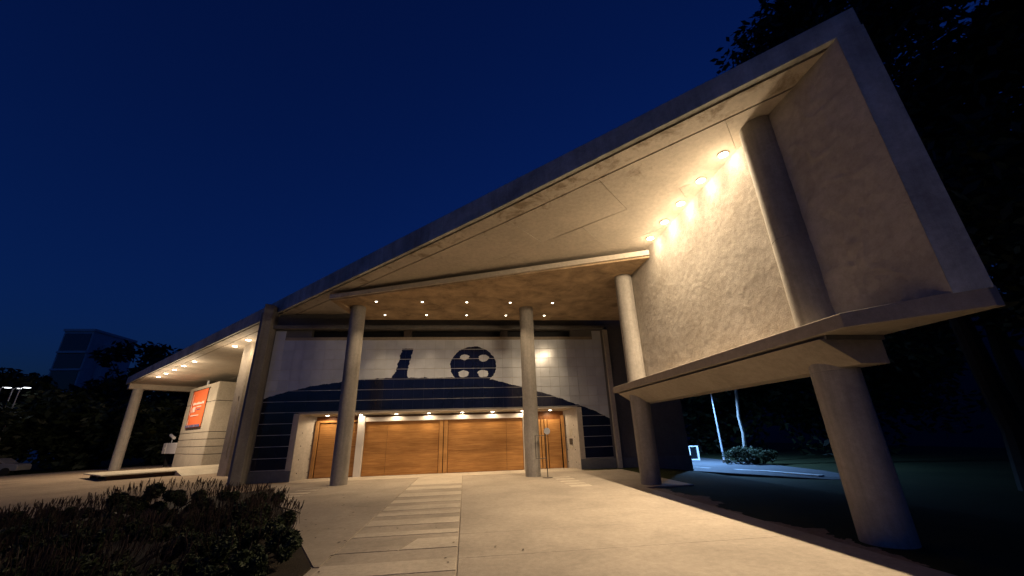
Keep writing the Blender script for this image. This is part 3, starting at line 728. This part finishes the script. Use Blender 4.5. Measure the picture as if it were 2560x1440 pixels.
# big dark trees at the right
tree('tall_tree', 17.6, 11.5, 22, .35, (4.6, 4.6, 8.5), 26000, .2, 11, 'tall dark tree rising behind the roof corner at top right', 'dark trees at the right')
tree('tall_tree', 16.8, 4.5, 18, .28, (5.6, 5.4, 8.5), 26000, .2, 12, 'broad dark tree beyond the near end of the hanging wall', 'dark trees at the right')
tree('tall_tree', 23.5, 14.5, 20, .4, (6, 6, 8), 22000, .24, 13, 'dark tree beyond the path, right of the slender tree', 'dark trees at the right')
tree('tall_tree', 27, 27, 18, .4, (7, 7, 8), 16000, .3, 14, 'dark tree at the far side of the path behind the lamp post', 'dark trees at the right', zc=8.5)
tree('tall_tree', 21, 36, 18, .4, (8, 7, 8), 16000, .3, 15, 'dark tree behind the white notice board', 'dark trees at the right', zc=8.)

hv, hf = [], []  # added dark hill, blocks the glowing sky along the horizon
for j in range(25):
    for i in range(13):
        y = -60+j*7; x = 40+i*7; hv.append((x, y, -1.5+24*math.sin(min(1, i/7)*1.57)*(.75+.35*noise.noise(Vector((x*.03, y*.03, 1))))+1.2*noise.noise(Vector((x*.2, y*.2, 2)))))
for j in range(24):
    for i in range(12): a = j*13+i; hf.append((a, a+1, a+14, a+13))
M['hill'] = leaf('added_dark_hill', (.003, .004, .002), (.006, .008, .004))
tag(part('hill', (hv, hf), M['hill'], None, True), None, None, kind='structure')

M['soil'] = concrete('bed_soil', (.035, .028, .02), .4, .8, 4)
tag(part('planting_bed', prism([(-6.875, 16.4), (-2.028, 6.44), (-2.028, 2.0), (-8.5, 2.2), (-11, 10.5), (-9.5, 12.6)], -.1, .03), M['soil'], None), None, None, kind='structure')
# lavender bed, bottom left
for i, (x, y, rx, ry, rz, lab) in enumerate((
    (-6.5, 10.3, 1.35, 1.1, 0.69, 'tallest lavender mound with dry spikes against the lit terrace'),
    (-4.75, 9.7, .95, .95, 0.59, 'lavender mound in front of the concrete pier'),
    (-3.75, 8.2, .85, .9, 0.50, 'lavender shrub overhanging the paving beside the twig'),
    (-2.95, 6.6, .75, .85, 0.44, 'leafy green shrub at the paved edge, lowest right of the bed'),
    (-4.6, 6.6, 1.2, 1.2, 0.53, 'dark green shrub in the middle of the planting bed'),
    (-6.4, 7.4, 1.3, 1.2, 0.56, 'dark lavender shrub at the left of the planting bed'),
    (-8.3, 8.3, 1.3, 1.2, 0.48, 'low brown lavender shrub at the left picture edge'),
    (-8.4, 10.2, 1.1, 1.0, 0.40, 'low lavender shrub behind the left picture edge'),
    (-4.0, 4.9, 1.2, 1.1, 0.48, 'dark shrub at the bottom of the picture, left of the paving corner'),
    (-6.3, 5.2, 1.4, 1.2, 0.50, 'dark shrub in the bottom left corner'))):
    shrub('lavender_shrub', x, y, (rx, ry, rz), 24000, .042, 40+i, lab, 'planting bed shrubs', 240 if i != 3 else 40)

# ------------------------------------------------------------------ far left: building, trees, lamps, car
fb = thing('far_building', (-81.5, 92, hg(-81.5, 92)), 'distant pale tower building with dark glazed end behind the left trees', 'building')
part('wall', box(-84.2, -78.6, 90, 101, -3, 24.7), M['farwall'], fb)
part('parapet', box(-84.4, -78.4, 89.8, 101.2, 24.7, 25.2), M['farband'], fb)
for z0_, z1_ in ((20.6, 24.2), (16.9, 19.9), (12.5, 16.3), (8, 12)):
    part('window', box(-83.9, -78.95, 89.94, 90.05, z0_, z1_), M['glass'], fb)
for z0_ in (20.05, 16.45): part('floor_band', box(-84.1, -78.7, 89.6, 89.99, z0_, z0_+.35), M['farband'], fb)
part('stair_wall', box(-78.59, -77.2, 93, 99.5, -3, 22.5), M['farband'], fb)
tt_ = 'dark trees at the left'
tree('dark_tree', -46, 62, 15.5, .4, (7, 6, 6.5), 5000, .5, 21, 'rounded dark tree rising behind the low end of the left wing roof', tt_)
tree('dark_tree', -52, 54, 11, .4, (7, 5, 5.5), 6000, .42, 22, 'dark tree in front of the distant tower building', tt_, zc=5.2)
tree('dark_tree', -43, 52, 10.5, .4, (6, 5, 5.5), 6000, .42, 23, 'dark tree just left of the corner column', tt_, zc=5.)
tree('dark_tree', -61, 58, 12.5, .4, (5.5, 5, 6), 6000, .42, 24, 'dark tree at the left picture edge', tt_, zc=6)
tree('dark_tree', -47, 44, 6.5, .3, (5, 4, 3.6), 6000, .34, 25, 'low dark tree behind the parked car', tt_, zc=2.9)
tree('dark_tree', -38, 56, 9, .3, (6, 5, 4.6), 6000, .4, 26, 'dark tree seen through the open left wing beside the concrete block', tt_, zc=4.4)
tree('dark_tree', -33, 62, 9, .3, (6, 5, 4.6), 5000, .4, 27, 'dark tree deep behind the concrete block', tt_, zc=4.4)
for i, (x, y) in enumerate(((20, 968), (50, 970), (68, 968))):
    p = at(x, y, Y=46)
    street_lamp(p.x, p.y-.6, p.z-hg(p.x, p.y)-.1, (.0, .55, 0), ('leftmost', 'middle', 'rightmost')[i]+' of three white street lamps among the far left trees', 'far street lamps', 0, (1, 1, 1), 'lens_far', headr=(.34, .2, .36)[i])
# parked car
cxx, cyy = -42.3, 43.6; cz = hg(cxx, cyy)-.02
cr = thing('parked_car', (cxx, cyy, cz), 'pale parked car half hidden in the dark at the left edge', 'car', rz=math.radians(12))
sec = [(-2.1, .35), (2.1, .35), (2.12, .75), (1.95, .88), (1.1, .98), (.45, 1.42), (-1.0, 1.46), (-1.75, 1.05), (-2.1, .95)]
n_ = len(sec); v = [(x, -.85, z) for x, z in sec]+[(x, .85, z) for x, z in sec]
loc_part('body', (v, [tuple(range(n_)), tuple(range(2*n_-1, n_-1, -1))]+[(i, n_+i, n_+(i+1) % n_, (i+1) % n_) for i in range(n_)]), M['car'], cr, bevel=.06)
for y_ in (-.862, .852): loc_part('side_window', ([(q[0], y_, q[1]) for q in ((1.0, 1.0), (.42, 1.36), (-.95, 1.40), (-1.55, 1.05))]+[(q[0], y_+.01, q[1]) for q in ((1.0, 1.0), (.42, 1.36), (-.95, 1.40), (-1.55, 1.05))], box(0, 1, 0, 1, 0, 1)[1]), M['glass'], cr)
for x_ in (-1.3, 1.35):
    for y_ in (-.9, .72):
        w_ = lathe([(.32, 0), (.32, .18)], 20); loc_part('wheel', ([(q[0]+x_, q[2]+y_, q[1]+.32) for q in w_[0]], w_[1]), M['tyre'], cr)

# leaf litter blown onto the paving beside the bed
lv, lf = [], []; rd = random.Random(5)
for k in range(70):
    y = rd.uniform(4.5, 16); x = -2.0-.489*max(0, y-6.45)+rd.expovariate(1.1)+.1; a = rd.uniform(0, 6.28); l_ = rd.uniform(.015, .04)
    e = Vector((math.cos(a), math.sin(a), 0))*l_; q = Vector((-e.y, e.x, 0))*.45; c_ = Vector((x, y, .024)); n0 = len(lv)
    lv += [tuple(c_-e), tuple(c_+q+Vector((0, 0, .006))), tuple(c_+e+Vector((0, 0, .004))), tuple(c_-q)]; lf.append((n0, n0+1, n0+2, n0+3))
tag(part('leaf_litter', (lv, lf), M['spike'], None), 'scattered dry leaves on the paving beside the planting bed', 'leaves', kind='stuff')
